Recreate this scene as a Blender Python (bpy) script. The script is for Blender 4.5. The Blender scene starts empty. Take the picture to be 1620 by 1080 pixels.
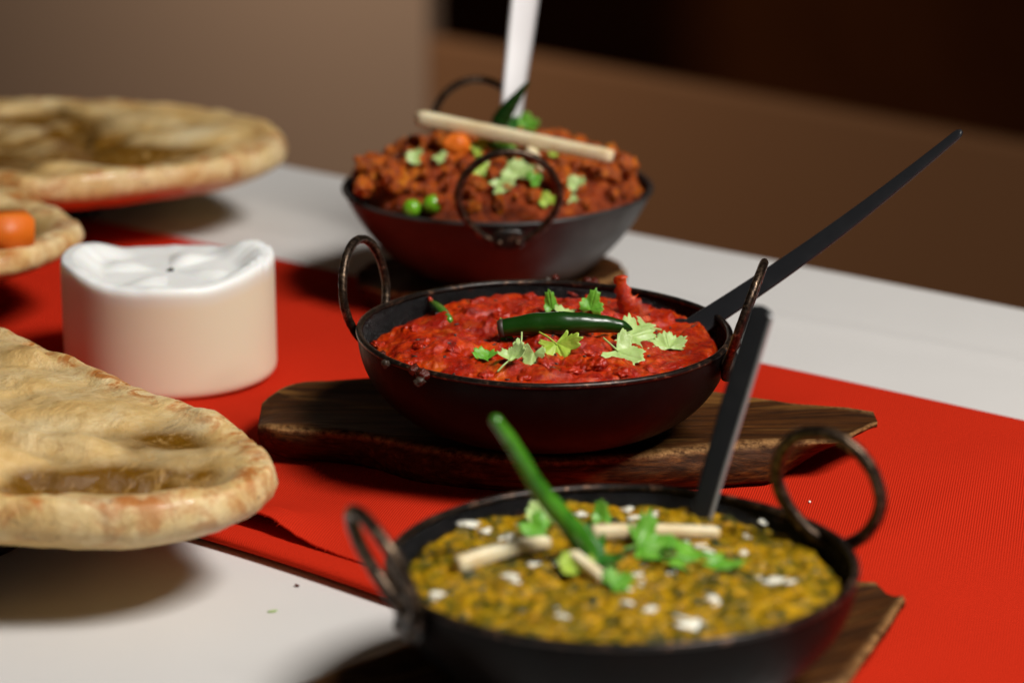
import bpy, bmesh, math, random
import numpy as np
from mathutils import Vector, Matrix
random.seed(7)
PI = math.pi
S = bpy.context.scene
C = S.collection

# ------------------------------------------------------------------ camera, world, lamps, exposure
F, PITCH, CAM_H = 4500.0, math.radians(16.5), 0.406
cam_d = bpy.data.cameras.new("camera")
cam_d.sensor_width = 36.0; cam_d.lens = 100.0
cam_d.clip_start = 0.02; cam_d.clip_end = 60
cam_d.dof.use_dof = True; cam_d.dof.focus_distance = 1.185; cam_d.dof.aperture_fstop = 6.3
cam_d.dof.aperture_blades = 0
cam = bpy.data.objects.new("camera", cam_d); C.objects.link(cam)
cam.location = (0, 0, CAM_H); cam.rotation_euler = (PI/2-PITCH, 0, 0)
S.camera = cam
w = bpy.data.worlds.new("World"); S.world = w; w.use_nodes = True
w.node_tree.nodes["Background"].inputs[0].default_value = (1.0, 0.86, 0.72, 1)
w.node_tree.nodes["Background"].inputs[1].default_value = 0.016

def area(name, loc, target, size, sizey, watts, col):
    l = bpy.data.lights.new(name, 'AREA'); l.shape = 'RECTANGLE'; l.size = size; l.size_y = sizey
    l.energy = watts; l.color = col
    o = bpy.data.objects.new(name, l); C.objects.link(o); o.location = loc
    o.rotation_euler = (Vector(target)-Vector(loc)).to_track_quat('-Z', 'Y').to_euler()
    return o
# daylight from a window on the right
area("window_light", (1.02, 0.28, 1.72), (0.0, 1.18, 0.03), 0.50, 0.62, 57, (1.0, 0.965, 0.92))
# added unseen fill light that brightens the walls behind the table
area("wall_fill_light", (-0.80, 3.95, 0.55), (-0.42, 4.72, -0.35), 0.30, 0.30, 13, (1.0, 0.90, 0.78))
S.view_settings.view_transform = 'Standard'; S.view_settings.look = 'None'
S.view_settings.exposure = 0; S.view_settings.gamma = 1
S.render.engine = 'CYCLES'
S.render.resolution_x = 1024; S.render.resolution_y = 682

# ------------------------------------------------------------------ layout: world point at height z seen in a given direction
def at(u, v, z=0.0):
    x = (u-810)/F; y = -(v-540)/F
    d = Vector((x, math.cos(PITCH)+y*math.sin(PITCH), -math.sin(PITCH)+y*math.cos(PITCH)))
    t = (z-CAM_H)/d.z
    return Vector((d.x*t, d.y*t, z))
def aty(u, v, yy):                       # world point at distance y
    x = (u-810)/F; y = -(v-540)/F
    d = Vector((x, math.cos(PITCH)+y*math.sin(PITCH), -math.sin(PITCH)+y*math.cos(PITCH)))
    t = yy/d.y
    return Vector((d.x*t, yy, CAM_H+d.z*t))

# ------------------------------------------------------------------ numpy noise
def _h(ix, iy, iz, s):
    n = (ix.astype(np.int64)*374761393 + iy.astype(np.int64)*668265263 + iz.astype(np.int64)*2147483647//7 + s*974711)
    n = (n ^ (n >> 13))*1274126177 & 0xffffffff
    n = (n ^ (n >> 16)) & 0xffffffff
    n = (n*2246822519) & 0xffffffff
    n ^= n >> 15
    return (n & 0xffffff)/float(0xffffff)
def vnoise(x, y, z, s=0):
    ix, iy, iz = np.floor(x), np.floor(y), np.floor(z)
    fx, fy, fz = x-ix, y-iy, z-iz
    fx = fx*fx*fx*(fx*(fx*6-15)+10); fy = fy*fy*fy*(fy*(fy*6-15)+10); fz = fz*fz*fz*(fz*(fz*6-15)+10)
    r = 0
    for a in (0, 1):
        for b in (0, 1):
            for c in (0, 1):
                wgt = (fx if a else 1-fx)*(fy if b else 1-fy)*(fz if c else 1-fz)
                r = r + wgt*_h(ix+a, iy+b, iz+c, s)
    return r*2-1
def fbm(x, y, z, s=0, o=4):
    r = 0; a = 1.0; t = 0
    for k in range(o):
        r = r + a*vnoise(x*2**k+k*17.3, y*2**k-k*9.1, z*2**k+k*3.7, s+k); t += a; a *= .5
    return r/t
def worley(x, y, s=0):
    ix, iy = np.floor(x), np.floor(y)
    d1 = np.full(x.shape, 9.0); d2 = np.full(x.shape, 9.0); idv = np.zeros(x.shape)
    z0 = np.zeros_like(ix)
    for a in (-1, 0, 1):
        for b in (-1, 0, 1):
            cx = ix+a+_h(ix+a, iy+b, z0, s); cy = iy+b+_h(ix+a, iy+b, z0, s+11)
            d = np.hypot(cx-x, cy-y); r = _h(ix+a, iy+b, z0, s+23)
            new = d < d1
            d2 = np.where(new, d1, np.minimum(d2, d)); idv = np.where(new, r, idv); d1 = np.where(new, d, d1)
    return d1, d2, idv
def sstep(a, b, x):
    t = np.clip((x-a)/(b-a), 0, 1); return t*t*(3-2*t)

# ------------------------------------------------------------------ objects
def link(name, me, m=None, parent=None, smooth=True):
    if m is not None and hasattr(m, 'nt'): m = m.m
    o = bpy.data.objects.new(name, me); C.objects.link(o)
    if m and not me.materials: me.materials.append(m)
    if smooth:
        me.polygons.foreach_set('use_smooth', [True]*len(me.polygons))
    if parent: o.parent = parent
    return o
def meshdata(name, vs, fs):
    me = bpy.data.meshes.new(name)
    me.from_pydata([tuple(v) for v in vs], [], [tuple(f) for f in fs]); me.update(); return me
def grid_mesh(name, P, wrapu=False, wrapv=False, m=None, parent=None):
    """P: array (nu, nv, 3)"""
    nu, nv = P.shape[:2]
    iu = np.arange(nu if wrapu else nu-1); iv = np.arange(nv if wrapv else nv-1)
    A, B = np.meshgrid(iu, iv, indexing='ij'); A2 = (A+1) % nu; B2 = (B+1) % nv
    f = np.stack([A*nv+B, A2*nv+B, A2*nv+B2, A*nv+B2], -1).reshape(-1, 4)
    me = bpy.data.meshes.new(name)
    me.vertices.add(nu*nv); me.vertices.foreach_set('co', P.reshape(-1).astype(np.float32))
    me.loops.add(len(f)*4); me.loops.foreach_set('vertex_index', f.reshape(-1).astype(np.int32))
    me.polygons.add(len(f)); me.polygons.foreach_set('loop_start', np.arange(0, len(f)*4, 4, dtype=np.int32))
    me.polygons.foreach_set('loop_total', np.full(len(f), 4, dtype=np.int32))
    me.update(calc_edges=True); me.validate()
    return link(name, me, m, parent)
def tag(o, label, cat, group=None, kind=None):
    if label: o['label'] = label
    if cat: o['category'] = cat
    if group: o['group'] = group
    if kind: o['kind'] = kind
    return o
def thing(name, label, cat, loc=(0, 0, 0), rotz=0, group=None):
    o = bpy.data.objects.new(name, None); C.objects.link(o); o.empty_display_size = .01
    o.location = loc; o.rotation_euler = (0, 0, rotz)
    return tag(o, label, cat, group)
def tube(name, pts, rad, m, parent=None, seg=12, closed=False, sx=1.0, jitter=0, cap=True):
    """swept tube; rad a number or a list; sx flattens the section across its normal"""
    pts = [Vector(p) for p in pts]; n = len(pts)
    R = rad if hasattr(rad, '__len__') else [rad]*n
    out = []; nrm = None
    for i, p in enumerate(pts):
        if closed: t = pts[(i+1) % n]-pts[i-1]
        else: t = pts[min(i+1, n-1)]-pts[max(i-1, 0)]
        t.normalize()
        if nrm is None:
            a = Vector((0, 0, 1)) if abs(t.z) < .9 else Vector((1, 0, 0))
            nrm = t.cross(a).normalized()
        nrm = (nrm - t*nrm.dot(t)).normalized(); b = t.cross(nrm)
        ring = []
        for k in range(seg):
            a = 2*PI*k/seg; r = R[i]*(1+jitter*random.uniform(-1, 1))
            ring.append(p + nrm*(math.cos(a)*r*sx) + b*(math.sin(a)*r))
        out.append(ring)
    if not closed and cap:
        out.insert(0, [pts[0]]*seg); out.append([pts[-1]]*seg)
        return grid_mesh(name, np.array([[list(v) for v in r] for r in out]), False, True, m, parent)
    return grid_mesh(name, np.array([[list(v) for v in r] for r in out]), closed, True, m, parent)
def spline(pts, n, closed=False):
    """Catmull-Rom resample"""
    pts = [Vector(p) for p in pts]; out = []; N = len(pts)
    segs = N if closed else N-1
    for i in range(n):
        t = i/(n if closed else n-1)*segs; k = min(int(t), segs-1); f = t-k
        g = (lambda j: pts[j % N]) if closed else (lambda j: pts[max(0, min(N-1, j))])
        a, b, c, d = g(k-1), g(k), g(k+1), g(k+2)
        out.append(.5*((2*b)+(c-a)*f+(2*a-5*b+4*c-d)*f*f+(3*b-a-3*c+d)*f*f*f))
    return out

# ------------------------------------------------------------------ materials
class M:
    def __init__(s, name, base=(.5, .5, .5), rough=.5, metal=0, coat=0, spec=.5, sss=0, sssr=(1, .3, .1), sss_scale=.005, world=False):
        s.m = bpy.data.materials.new(name); s.m.use_nodes = True; s.nt = s.m.node_tree; s.b = s.nt.nodes["Principled BSDF"]
        i = s.b.inputs
        i['Base Color'].default_value = (*base, 1); i['Roughness'].default_value = rough; i['Metallic'].default_value = metal
        i['Coat Weight'].default_value = coat; i['Coat Roughness'].default_value = .12; i['Specular IOR Level'].default_value = spec
        if sss:
            i['Subsurface Weight'].default_value = sss; i['Subsurface Radius'].default_value = sssr; i['Subsurface Scale'].default_value = sss_scale
        s.tc = s.nt.nodes.new('ShaderNodeTexCoord').outputs['Object']
        if world: s.tc = s.nt.nodes.new('ShaderNodeNewGeometry').outputs['Position']
        s.h = None
    def node(s, t, **k):
        n = s.nt.nodes.new(t)
        for a, b in k.items(): setattr(n, a, b)
        return n
    def noise(s, scale, detail=4, rough=.55, dist=0, vec=None, sc3=None):
        n = s.node('ShaderNodeTexNoise'); n.inputs['Scale'].default_value = scale; n.inputs['Detail'].default_value = detail
        n.inputs['Roughness'].default_value = rough; n.inputs['Distortion'].default_value = dist
        v = vec or s.tc
        if sc3:
            mp = s.node('ShaderNodeMapping'); mp.inputs['Scale'].default_value = sc3; s.nt.links.new(v, mp.inputs[0]); v = mp.outputs[0]
        s.nt.links.new(v, n.inputs['Vector']); return n.outputs['Fac']
    def voro(s, scale, feat='F1', sc3=None):
        n = s.node('ShaderNodeTexVoronoi'); n.feature = feat; n.inputs['Scale'].default_value = scale
        v = s.tc
        if sc3:
            mp = s.node('ShaderNodeMapping'); mp.inputs['Scale'].default_value = sc3; s.nt.links.new(v, mp.inputs[0]); v = mp.outputs[0]
        s.nt.links.new(v, n.inputs['Vector']); return n.outputs['Distance']
    def ramp(s, fac, stops):
        r = s.node('ShaderNodeValToRGB'); e = r.color_ramp.elements
        while len(e) < len(stops): e.new(.5)
        for el, (p, c) in zip(e, stops):
            el.position = p; el.color = (*c, 1) if hasattr(c, '__len__') else (c, c, c, 1)
        s.nt.links.new(fac, r.inputs[0]); return r.outputs[0]
    def mix(s, fac, a, b, mode='MIX'):
        n = s.node('ShaderNodeMix', data_type='RGBA', blend_type=mode)
        for sock, v in ((n.inputs[0], fac), (n.inputs[6], a), (n.inputs[7], b)):
            if hasattr(v, 'is_output'): s.nt.links.new(v, sock)
            elif hasattr(v, '__len__'): sock.default_value = (*v, 1)
            else: sock.default_value = v
        return n.outputs[2]
    def math(s, op, a, b=0):
        n = s.node('ShaderNodeMath', operation=op)
        for sock, v in ((n.inputs[0], a), (n.inputs[1], b)):
            if hasattr(v, 'is_output'): s.nt.links.new(v, sock)
            else: sock.default_value = v
        return n.outputs[0]
    def attr(s, name):
        n = s.node('ShaderNodeAttribute'); n.attribute_name = name; return n.outputs['Fac']
    def set(s, inp, sock): s.nt.links.new(sock, s.b.inputs[inp]); return s
    def bump(s, h, strength=.5, dist=.001):
        n = s.node('ShaderNodeBump'); n.inputs['Strength'].default_value = strength; n.inputs['Distance'].default_value = dist
        s.nt.links.new(h, n.inputs['Height'])
        if s.h: s.nt.links.new(s.h, n.inputs['Normal'])
        s.h = n.outputs[0]; s.nt.links.new(s.h, s.b.inputs['Normal']); return s
def setattr_v(o, name, vals):
    a = o.data.attributes.new(name, 'FLOAT', 'POINT'); a.data.foreach_set('value', np.asarray(vals, dtype=np.float32).reshape(-1))

iron = M('blackened_iron', (.007, .005, .0045), .36, 0, 0, .10)
n1 = iron.noise(45, 6, .65); n2 = iron.noise(600, 3, .6)
iron.set('Base Color', iron.ramp(n1, [(.35, (.003, .0022, .002)), (.6, (.006, .0036, .003)), (.8, (.014, .007, .005))]))
iron.set('Roughness', iron.ramp(iron.noise(90, 4, .7), [(.3, .34), (.7, .58)]))
iron.bump(iron.noise(260, 6, .75), .22, .0006).bump(n1, .12, .0012).bump(n2, .12, .0002)
iron_in = M('greasy_iron', (.012, .011, .012), .2, 0, .05, .55)
iron_in.set('Base Color', iron_in.ramp(iron_in.noise(160, 6, .7), [(.4, (.003, .003, .0033)), (.62, (.012, .010, .010)), (.70, (.11, .022, .006))]))
iron_in.set('Roughness', iron_in.ramp(iron_in.noise(240, 5, .7), [(.35, .12), (.65, .30)]))
iron_in.bump(iron_in.noise(170, 7, .8), 1.0, .0040)
worn = M('worn_iron_wire', (.05, .035, .025), .36, .85, 0, .6)
wn = worn.noise(420, 5, .7)
worn.set('Base Color', worn.ramp(wn, [(.38, (.02, .014, .011)), (.55, (.085, .055, .035)), (.72, (.36, .25, .16))]))
worn.set('Roughness', worn.ramp(worn.noise(700, 3), [(.3, .25), (.7, .5)])); worn.bump(wn, .5, .0004)
rim_m = M('worn_iron_rim_glints', (.03, .022, .018), .3, .5, 0, .6)
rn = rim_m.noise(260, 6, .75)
rim_m.set('Base Color', rim_m.ramp(rn, [(.42, (.008, .007, .006)), (.56, (.03, .018, .013)), (.70, (.32, .17, .10))])); rim_m.bump(rn, .5, .0005)  # worn brown specks, brightened to stand in for broken highlights on the rim
grey_iron = M('grey_seasoned_steel', (.05, .046, .043), .38, .05, 0, .45)
grey_iron.set('Base Color', grey_iron.ramp(grey_iron.noise(35, 5), [(.35, (.018, .015, .014)), (.7, (.05, .045, .041))]))
grey_iron.set('Roughness', grey_iron.ramp(grey_iron.noise(60, 5, .7), [(.3, .36), (.7, .55)])); grey_iron.bump(grey_iron.noise(500, 3), .1, .0003)

def fabric(name, base, thread, bumpd, light, big=None, mott=.12):
    f = M(name, base, .95, 0, 0, .02)
    f.b.inputs['Sheen Weight'].default_value = 0
    f.b.inputs['Sheen Roughness'].default_value = .5
    ws = []
    for ax in ((1, .0, 0), (0, 1, 0)):
        mp = f.node('ShaderNodeMapping'); mp.inputs['Rotation'].default_value = (0, 0, math.radians(12 if mott > .1 else 38)); f.nt.links.new(f.tc, mp.inputs[0])
        wv = f.node('ShaderNodeTexWave'); wv.bands_direction = 'X' if ax[0] else 'Y'; wv.inputs['Scale'].default_value = thread; wv.inputs['Distortion'].default_value = 1.2
        wv.inputs['Detail'].default_value = 2; wv.inputs['Detail Scale'].default_value = 3; f.nt.links.new(mp.outputs[0], wv.inputs['Vector']); ws.append(wv.outputs['Fac'])
    h = ws[0] if mott > .1 else f.math('MULTIPLY', ws[0], ws[1])
    dark = tuple(c*(1-light) for c in base)
    c1 = f.mix(f.ramp(h, [(0, 0.0), (.5, 1.0)]), dark, base)
    fz = f.ramp(f.noise(900, 3, .7, sc3=(1, 1, 1)), [(.3, 0), (.7, 1)]); c1 = f.mix(f.math('MULTIPLY', fz, light), c1, dark)
    c2 = f.mix(f.ramp(f.noise(14, 5, .6), [(.35, 0), (.7, 1)]), tuple(c*(1-mott) for c in base), base)
    f.set('Base Color', f.mix(.5, c1, c2) if mott < .1 else f.mix(.3, c1, c2)); f.bump(h, .5, bumpd)
    return f
red_cloth = fabric('red_woven_cotton', (.66, .030, .010), 300, .0005, .38)
white_cloth = fabric('white_woven_cotton', (.70, .68, .655), 420, .0002, .10, mott=.05)

wood = M('dark_worn_wood', (.06, .025, .012), .6, 0, .0, .12)
g = wood.noise(30, 8, .7, 1.5, sc3=(.32, 5.0, 5.0)); g2 = wood.noise(90, 6, .7, .5, sc3=(.12, 7, 7))
base = wood.mix(wood.ramp(g2, [(.4, 0), (.65, 1)]), wood.ramp(g, [(.3, (.016, .006, .002)), (.5, (.075, .024, .005)), (.7, (.19, .068, .014))]), (.020, .008, .003))
base = wood.mix(wood.ramp(wood.noise(16, 4, .6, .8, sc3=(.4, 2.5, 2.5)), [(.58, 0), (.70, .75)]), base, (.26, .12, .028))
edge = wood.attr('edge')
en = wood.math('MULTIPLY', edge, wood.ramp(wood.noise(260, 6, .75), [(.38, .0), (.62, 1)]))
wood.set('Base Color', wood.mix(en, base, (.42, .22, .08)))
wood.set('Roughness', wood.ramp(g2, [(.3, .5), (.7, .75)])); wood.bump(g, .6, .0012).bump(g2, .5, .0005)
wood.b.inputs['Coat Roughness'].default_value = .3

wax = M('candle_wax', (.84, .76, .64), .45, 0, 0, .4, .4, (1, .72, .48), .006)
wax.set('Base Color', wax.ramp(wax.attr('top'), [(.0, (.84, .72, .52)), (.6, (.84, .78, .66)), (1, (.94, .95, .91))]))  # melted top is white; the fade below the lip paints light showing through
wax.bump(wax.noise(60, 3), .08, .001)
wick_m = M('burnt_wick', (.05, .05, .03), .8)

naan_m = M('baked_naan', (.6, .42, .2), .5, 0, .22, .5, .12, (1, .5, .2), .004)
_b = naan_m.ramp(naan_m.noise(26, 6, .6), [(.28, (.58, .32, .09)), (.44, (.76, .51, .20)), (.6, (.84, .64, .33)), (.8, (.90, .77, .50))])
_o = naan_m.ramp(naan_m.noise(18, 5, .6, .6), [(.28, .45), (.46, 1)])
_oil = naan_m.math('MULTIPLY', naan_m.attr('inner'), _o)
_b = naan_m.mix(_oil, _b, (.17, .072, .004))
_b = naan_m.mix(naan_m.ramp(naan_m.noise(85, 7, .75, 1.0), [(.52, 0), (.66, .7)]), _b, (.55, .33, .11))
_b = naan_m.mix(naan_m.ramp(naan_m.noise(130, 6, .7, .5), [(.66, 0), (.74, .8)]), _b, (.38, .15, .035))
_ch = naan_m.math('MULTIPLY', naan_m.attr('rim'), naan_m.ramp(naan_m.noise(60, 7, .72, .8), [(.48, 0), (.60, .9)]))
_b = naan_m.mix(_ch, _b, (.50, .15, .018))
_ch2 = naan_m.math('MULTIPLY', naan_m.attr('rim'), naan_m.ramp(naan_m.noise(110, 7, .75, 1.2), [(.59, 0), (.68, 1)]))
_b = naan_m.mix(_ch2, _b, (.09, .03, .012))
naan_m.set('Base Color', _b)
naan_m.set('Roughness', naan_m.mix(naan_m.attr('inner'), naan_m.ramp(naan_m.noise(50, 5), [(.3, .34), (.7, .62)]), (.22, .22, .22)))
naan_m.bump(naan_m.noise(45, 5, .6, .8), .6, .0035).bump(naan_m.noise(130, 7, .72, .6), .7, .0016).bump(naan_m.noise(900, 4, .7), .35, .0003)

red_sauce = M('red_curry_sauce', (.45, .02, .005), .2, 0, .08, .5, .15, (1, .15, .05), .0025)
_r = red_sauce.ramp(red_sauce.noise(120, 7, .7, .5), [(.3, (.15, .006, .001)), (.46, (.46, .018, .001)), (.60, (.66, .055, .002)), (.76, (.84, .16, .006))])
_d = red_sauce.ramp(red_sauce.noise(240, 5, .75, 1.2), [(.63, 0), (.69, 1)])
_r = red_sauce.mix(_d, _r, (.03, .010, .004))
_r = red_sauce.mix(red_sauce.ramp(red_sauce.noise(38, 5, .65, .8), [(.42, 0), (.62, .75)]), _r, (.30, .006, .002))
_r = red_sauce.mix(red_sauce.ramp(red_sauce.noise(55, 5, .65, .5), [(.56, 0), (.70, .7)]), _r, (.80, .17, .012))
red_sauce.set('Base Color', _r)
red_sauce.set('Roughness', red_sauce.ramp(red_sauce.noise(300, 4), [(.3, .07), (.7, .20)]))
red_sauce.bump(red_sauce.noise(520, 6, .72), .8, .0010)
tomato_m = M('cooked_tomato', (.42, .012, .006), .22, 0, .1, .5, .2, (1, .1, .04), .003)
tomato_m.set('Base Color', tomato_m.ramp(tomato_m.noise(130, 5), [(.3, (.26, .008, .001)), (.6, (.52, .026, .002)), (.8, (.70, .11, .006))])); tomato_m.bump(tomato_m.noise(420, 6, .7), .55, .0010)

dal = M('spinach_lentil_curry', (.4, .2, .02), .32, 0, .0, .35, .1, (1, .5, .1), .002)
_y = dal.ramp(dal.noise(230, 7, .75, .6), [(.30, (.18, .085, .001)), (.48, (.50, .25, .002)), (.66, (.80, .48, .008))])
_g = dal.ramp(dal.noise(150, 7, .72, 1.2), [(.46, 0), (.57, 1)])
_y = dal.mix(_g, _y, (.045, .048, .003))
_y = dal.mix(dal.ramp(dal.noise(60, 4, .6), [(.42, 0), (.70, .6)]), _y, (.17, .13, .004))
dal.set('Base Color', _y); dal.bump(dal.noise(380, 6, .7), .7, .0012)
cream = M('cream', (.92, .88, .72), .35, 0, .2, .5, .3, (1, .8, .5), .002)

masala = M('dry_masala', (.3, .06, .01), .26, 0, .0, .5, world=True)
_q = masala.ramp(masala.noise(170, 7, .7, .8), [(.30, (.10, .010, .001)), (.42, (.38, .050, .002)), (.54, (.68, .135, .005)), (.68, (.88, .34, .02))])
_q = masala.mix(masala.ramp(masala.noise(70, 3), [(.58, 0), (.72, 1)]), _q, (.10, .020, .005))
masala.set('Base Color', _q); masala.bump(masala.noise(300, 6, .75), 1.0, .0025)
orange_m = M('orange_vegetable', (.78, .17, .008), .5, 0, .0, .5, .2, (1, .4, .1), .003); orange_m.bump(orange_m.noise(200, 4), .3, .001)
masala_shade = M('shaded_masala_base', (.1, .02, .005), .3, spec=.4, world=True)  # darker copy of the masala, shade between the chunks put into its colour
masala_shade.set('Base Color', masala_shade.ramp(masala_shade.noise(200, 7, .7), [(.35, (.10, .012, .002)), (.55, (.36, .050, .004)), (.72, (.62, .15, .010))])); masala_shade.bump(masala_shade.noise(400, 6, .7), 1, .002)
pea_m = M('green_pea', (.16, .42, .015), .25, 0, .4, .5, .2, (.5, 1, .1), .003); pea_m.bump(pea_m.noise(200, 3), .2, .0006)

chilli_m = M('green_chilli_skin', (.02, .09, .006), .3, 0, .12, .45)
chilli_m.set('Base Color', chilli_m.ramp(chilli_m.noise(60, 4, .5, sc3=(.3, 1, 1)), [(.35, (.004, .022, .002)), (.6, (.008, .046, .003)), (.8, (.022, .085, .006))]))
chilli_m.bump(chilli_m.noise(90, 4, .6, sc3=(.4, 1, 1)), .35, .002)
chilli_light = M('bright_green_chilli_skin', (.05, .2, .01), .25, 0, .3, .6)
chilli_light.set('Base Color', chilli_light.ramp(chilli_light.noise(70, 5), [(.35, (.02, .11, .006)), (.6, (.06, .24, .012)), (.8, (.13, .34, .03))]))
chilli_light.bump(chilli_light.noise(120, 5, .6), .4, .002)
stem_dark = M('chilli_stem_end', (.045, .030, .020), .5)
crust_m = M('dried_sauce_crust', (.09, .012, .005), .25, spec=.5); crust_m.bump(crust_m.noise(500, 5, .7), .8, .001)
ginger = M('ginger_flesh', (.78, .60, .32), .45, 0, .1, .5, .2, (1, .7, .3), .003)
ginger.set('Base Color', ginger.ramp(ginger.noise(120, 5, .6, sc3=(.2, 1, 1)), [(.35, (.78, .60, .32)), (.65, (.90, .80, .54))])); ginger.bump(ginger.noise(300, 4), .3, .0006)

def leafmat(name, a, b):
    m = M(name, a, .45, 0, .05, .4, .15, (.4, 1, .1), .001)
    m.set('Base Color', m.ramp(m.noise(190, 4, .6), [(.3, a), (.7, b)]))
    m.bump(m.noise(420, 4), .4, .0006); return m
leaf_mid = leafmat('coriander_green', (.07, .28, .012), (.20, .46, .045))
leaf_pale = leafmat('coriander_pale', (.34, .50, .14), (.50, .66, .26))
leaf_yel = leafmat('coriander_yellow', (.28, .45, .03), (.45, .58, .08))
leaf_dark = leafmat('coriander_dark', (.015, .10, .008), (.04, .2, .015))

steel = M('satin_steel', (.92, .92, .92), .5, .85)
steel_dark = M('spoon_black_finish', (.015, .016, .018), .45, .0, .0, .35)
steel_dark.set('Roughness', steel_dark.ramp(steel_dark.noise(160, 4), [(.3, .3), (.7, .45)])); steel_dark.bump(steel_dark.noise(800, 3), .15, .0002)
steel_edge = M('bare_metal_edge', (.42, .42, .42), .35, .5)
slate = M('black_slate', (.012, .012, .012), .6); slate.bump(slate.noise(80, 5), .4, .002)
leather = M('brown_wall_paint', (.20, .092, .040), .75, spec=.1); leather.bump(leather.noise(40, 5), .2, .002)
taupe = M('taupe_wall_paint', (.30, .20, .135), .85, spec=.2); taupe.bump(taupe.noise(30, 5), .15, .002)
darkwood = M('dark_stained_wall', (.010, .004, .003), .8, spec=0)
darkwood.set('Base Color', darkwood.ramp(darkwood.noise(1.5, 4), [(.3, (.016, .004, .0015)), (.7, (.040, .011, .003))]))
plank_m = M('table_wood', (.16, .08, .04), .6)
plank_m.set('Base Color', plank_m.ramp(plank_m.noise(8, 6, .7, 1, sc3=(.2, 3, 1)), [(.3, (.1, .05, .025)), (.7, (.2, .11, .06))]))

# ------------------------------------------------------------------ table, cloth, backdrop
TX = Vector((-.7775, .6289, 0)); TN = Vector((.6289, .7775, 0))   # along the far edge, and across it
E0 = at(1000, 370, 0)
rot_t = math.atan2(TX.y, TX.x)
def tpt(a, b, z=0): return E0 + TX*a + TN*b + Vector((0, 0, z))   # b = 0 at the far edge, negative toward the camera

def smooth_table():
    na, nb = 260, 300
    a = np.linspace(-1.15, 1.15, na)
    # across: hanging drop behind the far edge, rounded edge, then the top
    prof = []
    for t in np.linspace(0, 1, 30): prof.append((0.004, -.45*(1-t)-.004))
    for t in np.linspace(0, PI/2, 8)[1:]: prof.append((.004-.004*(1-math.cos(t)), -.004+.004*math.sin(t)))
    for t in np.linspace(0, 1, nb)[1:]: prof.append((-1.25*t**1.0, 0))
    prof = np.array(prof)
    A, B = np.meshgrid(a, prof[:, 0], indexing='ij'); Z = np.broadcast_to(prof[:, 1], A.shape).copy()
    fold = fbm(A*2.2+1, B*3.1, A*0, 5, 3)
    cre = .0030*np.exp(-((B+.115+.02*np.sin(A*5)+.03*A)/.010)**2)*(.6+.4*fold) + .0022*np.exp(-((B+.19-.06*A)/.02)**2)
    top = sstep(0, .02, -B)
    Z = Z + top*(cre+.0016*fold*sstep(.0, .1, -B)+.0002*fbm(A*18, B*18, A*0, 9, 2))
    drop = sstep(-.01, -.1, Z)
    B = B + drop*(.012+.012*np.sin(A*26+2*fold)) + (1-top)*.0015*fbm(A*6, A*0, A*0, 3, 3)
    P = np.stack([E0.x+TX.x*A+TN.x*B, E0.y+TX.y*A+TN.y*B, Z], -1)
    o = grid_mesh('tablecloth', P, m=white_cloth)
    tag(o, 'plain white tablecloth covering the table under the dishes', 'tablecloth')
smooth_table()
def box(name, m, parent, cx, cy, cz, sx, sy, sz, rz=0, bev=.004):
    bm = bmesh.new(); bmesh.ops.create_cube(bm, size=1)
    bmesh.ops.scale(bm, vec=(sx, sy, sz), verts=bm.verts)
    if bev: bmesh.ops.bevel(bm, geom=bm.edges[:], offset=bev, segments=2, affect='EDGES', profile=.5)
    me = bpy.data.meshes.new(name); bm.to_mesh(me); bm.free()
    o = link(name, me, m, parent, smooth=False); o.location = (cx, cy, cz); o.rotation_euler = (0, 0, rz); return o
tc = tpt(0, -.6, 0)
tb = thing('table', 'long table under the white tablecloth', 'table', (tc.x, tc.y, -.75), rot_t)
box('tabletop', plank_m, tb, 0, 0, .730, 2.2, 1.17, .03)
for sx in (-1, 1):
    for sy in (-1, 1):
        box('leg', plank_m, tb, sx*1.0, sy*.5, .357, .06, .06, .714)

# partition, bench and back wall, all parallel to the table's far edge
WA = math.radians(45.8); WX = Vector((-math.sin(WA), math.cos(WA), 0)); WN = Vector((math.cos(WA), math.sin(WA), 0))
rot_w = math.atan2(WX.y, WX.x)
def wall_slab(name, m, b0, thick, a0, a1, z0, z1, bev=.01):
    c = E0+WX*(a0+a1)/2+WN*(b0+thick/2)+Vector((0, 0, (z0+z1)/2))
    o = box(name, m, None, c.x, c.y, c.z, a1-a0, thick, z1-z0, rot_w, bev); return o
def ray_wall(u, v, b0):                       # where a sight line meets the upright plane b = b0
    x = (u-810)/F; y = -(v-540)/F
    d = Vector((x, math.cos(PITCH)+y*math.sin(PITCH), -math.sin(PITCH)+y*math.cos(PITCH)))
    o = Vector((0, 0, CAM_H)); t = (E0+WN*b0-o).dot(WN)/d.dot(WN); p = o+d*t
    return (p-E0).dot(WX), p.z
BB = 1.9
ztop = ray_wall(1167, 150, BB)[1]
amid = ray_wall(672, 200, BB-.01)[0]
hw = wall_slab('half_wall', leather, BB, .03, -3.2, amid+.05, -.75, ztop, .006); tag(hw, None, None, kind='structure')
pw = wall_slab('partition_wall', taupe, BB-.005, .036, amid, 5.5, -.75, 2.2, .003); tag(pw, None, None, kind='structure')
dw = wall_slab('back_wall', darkwood, BB+.55, .1, -4.5, 3.5, -.75, 2.6, 0); tag(dw, None, None, kind='structure')
fl = wall_slab('floor', plank_m, -2.2, 5.0, -4.5, 3.5, -.82, -.753, 0); tag(fl, None, None, kind='structure')

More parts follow.
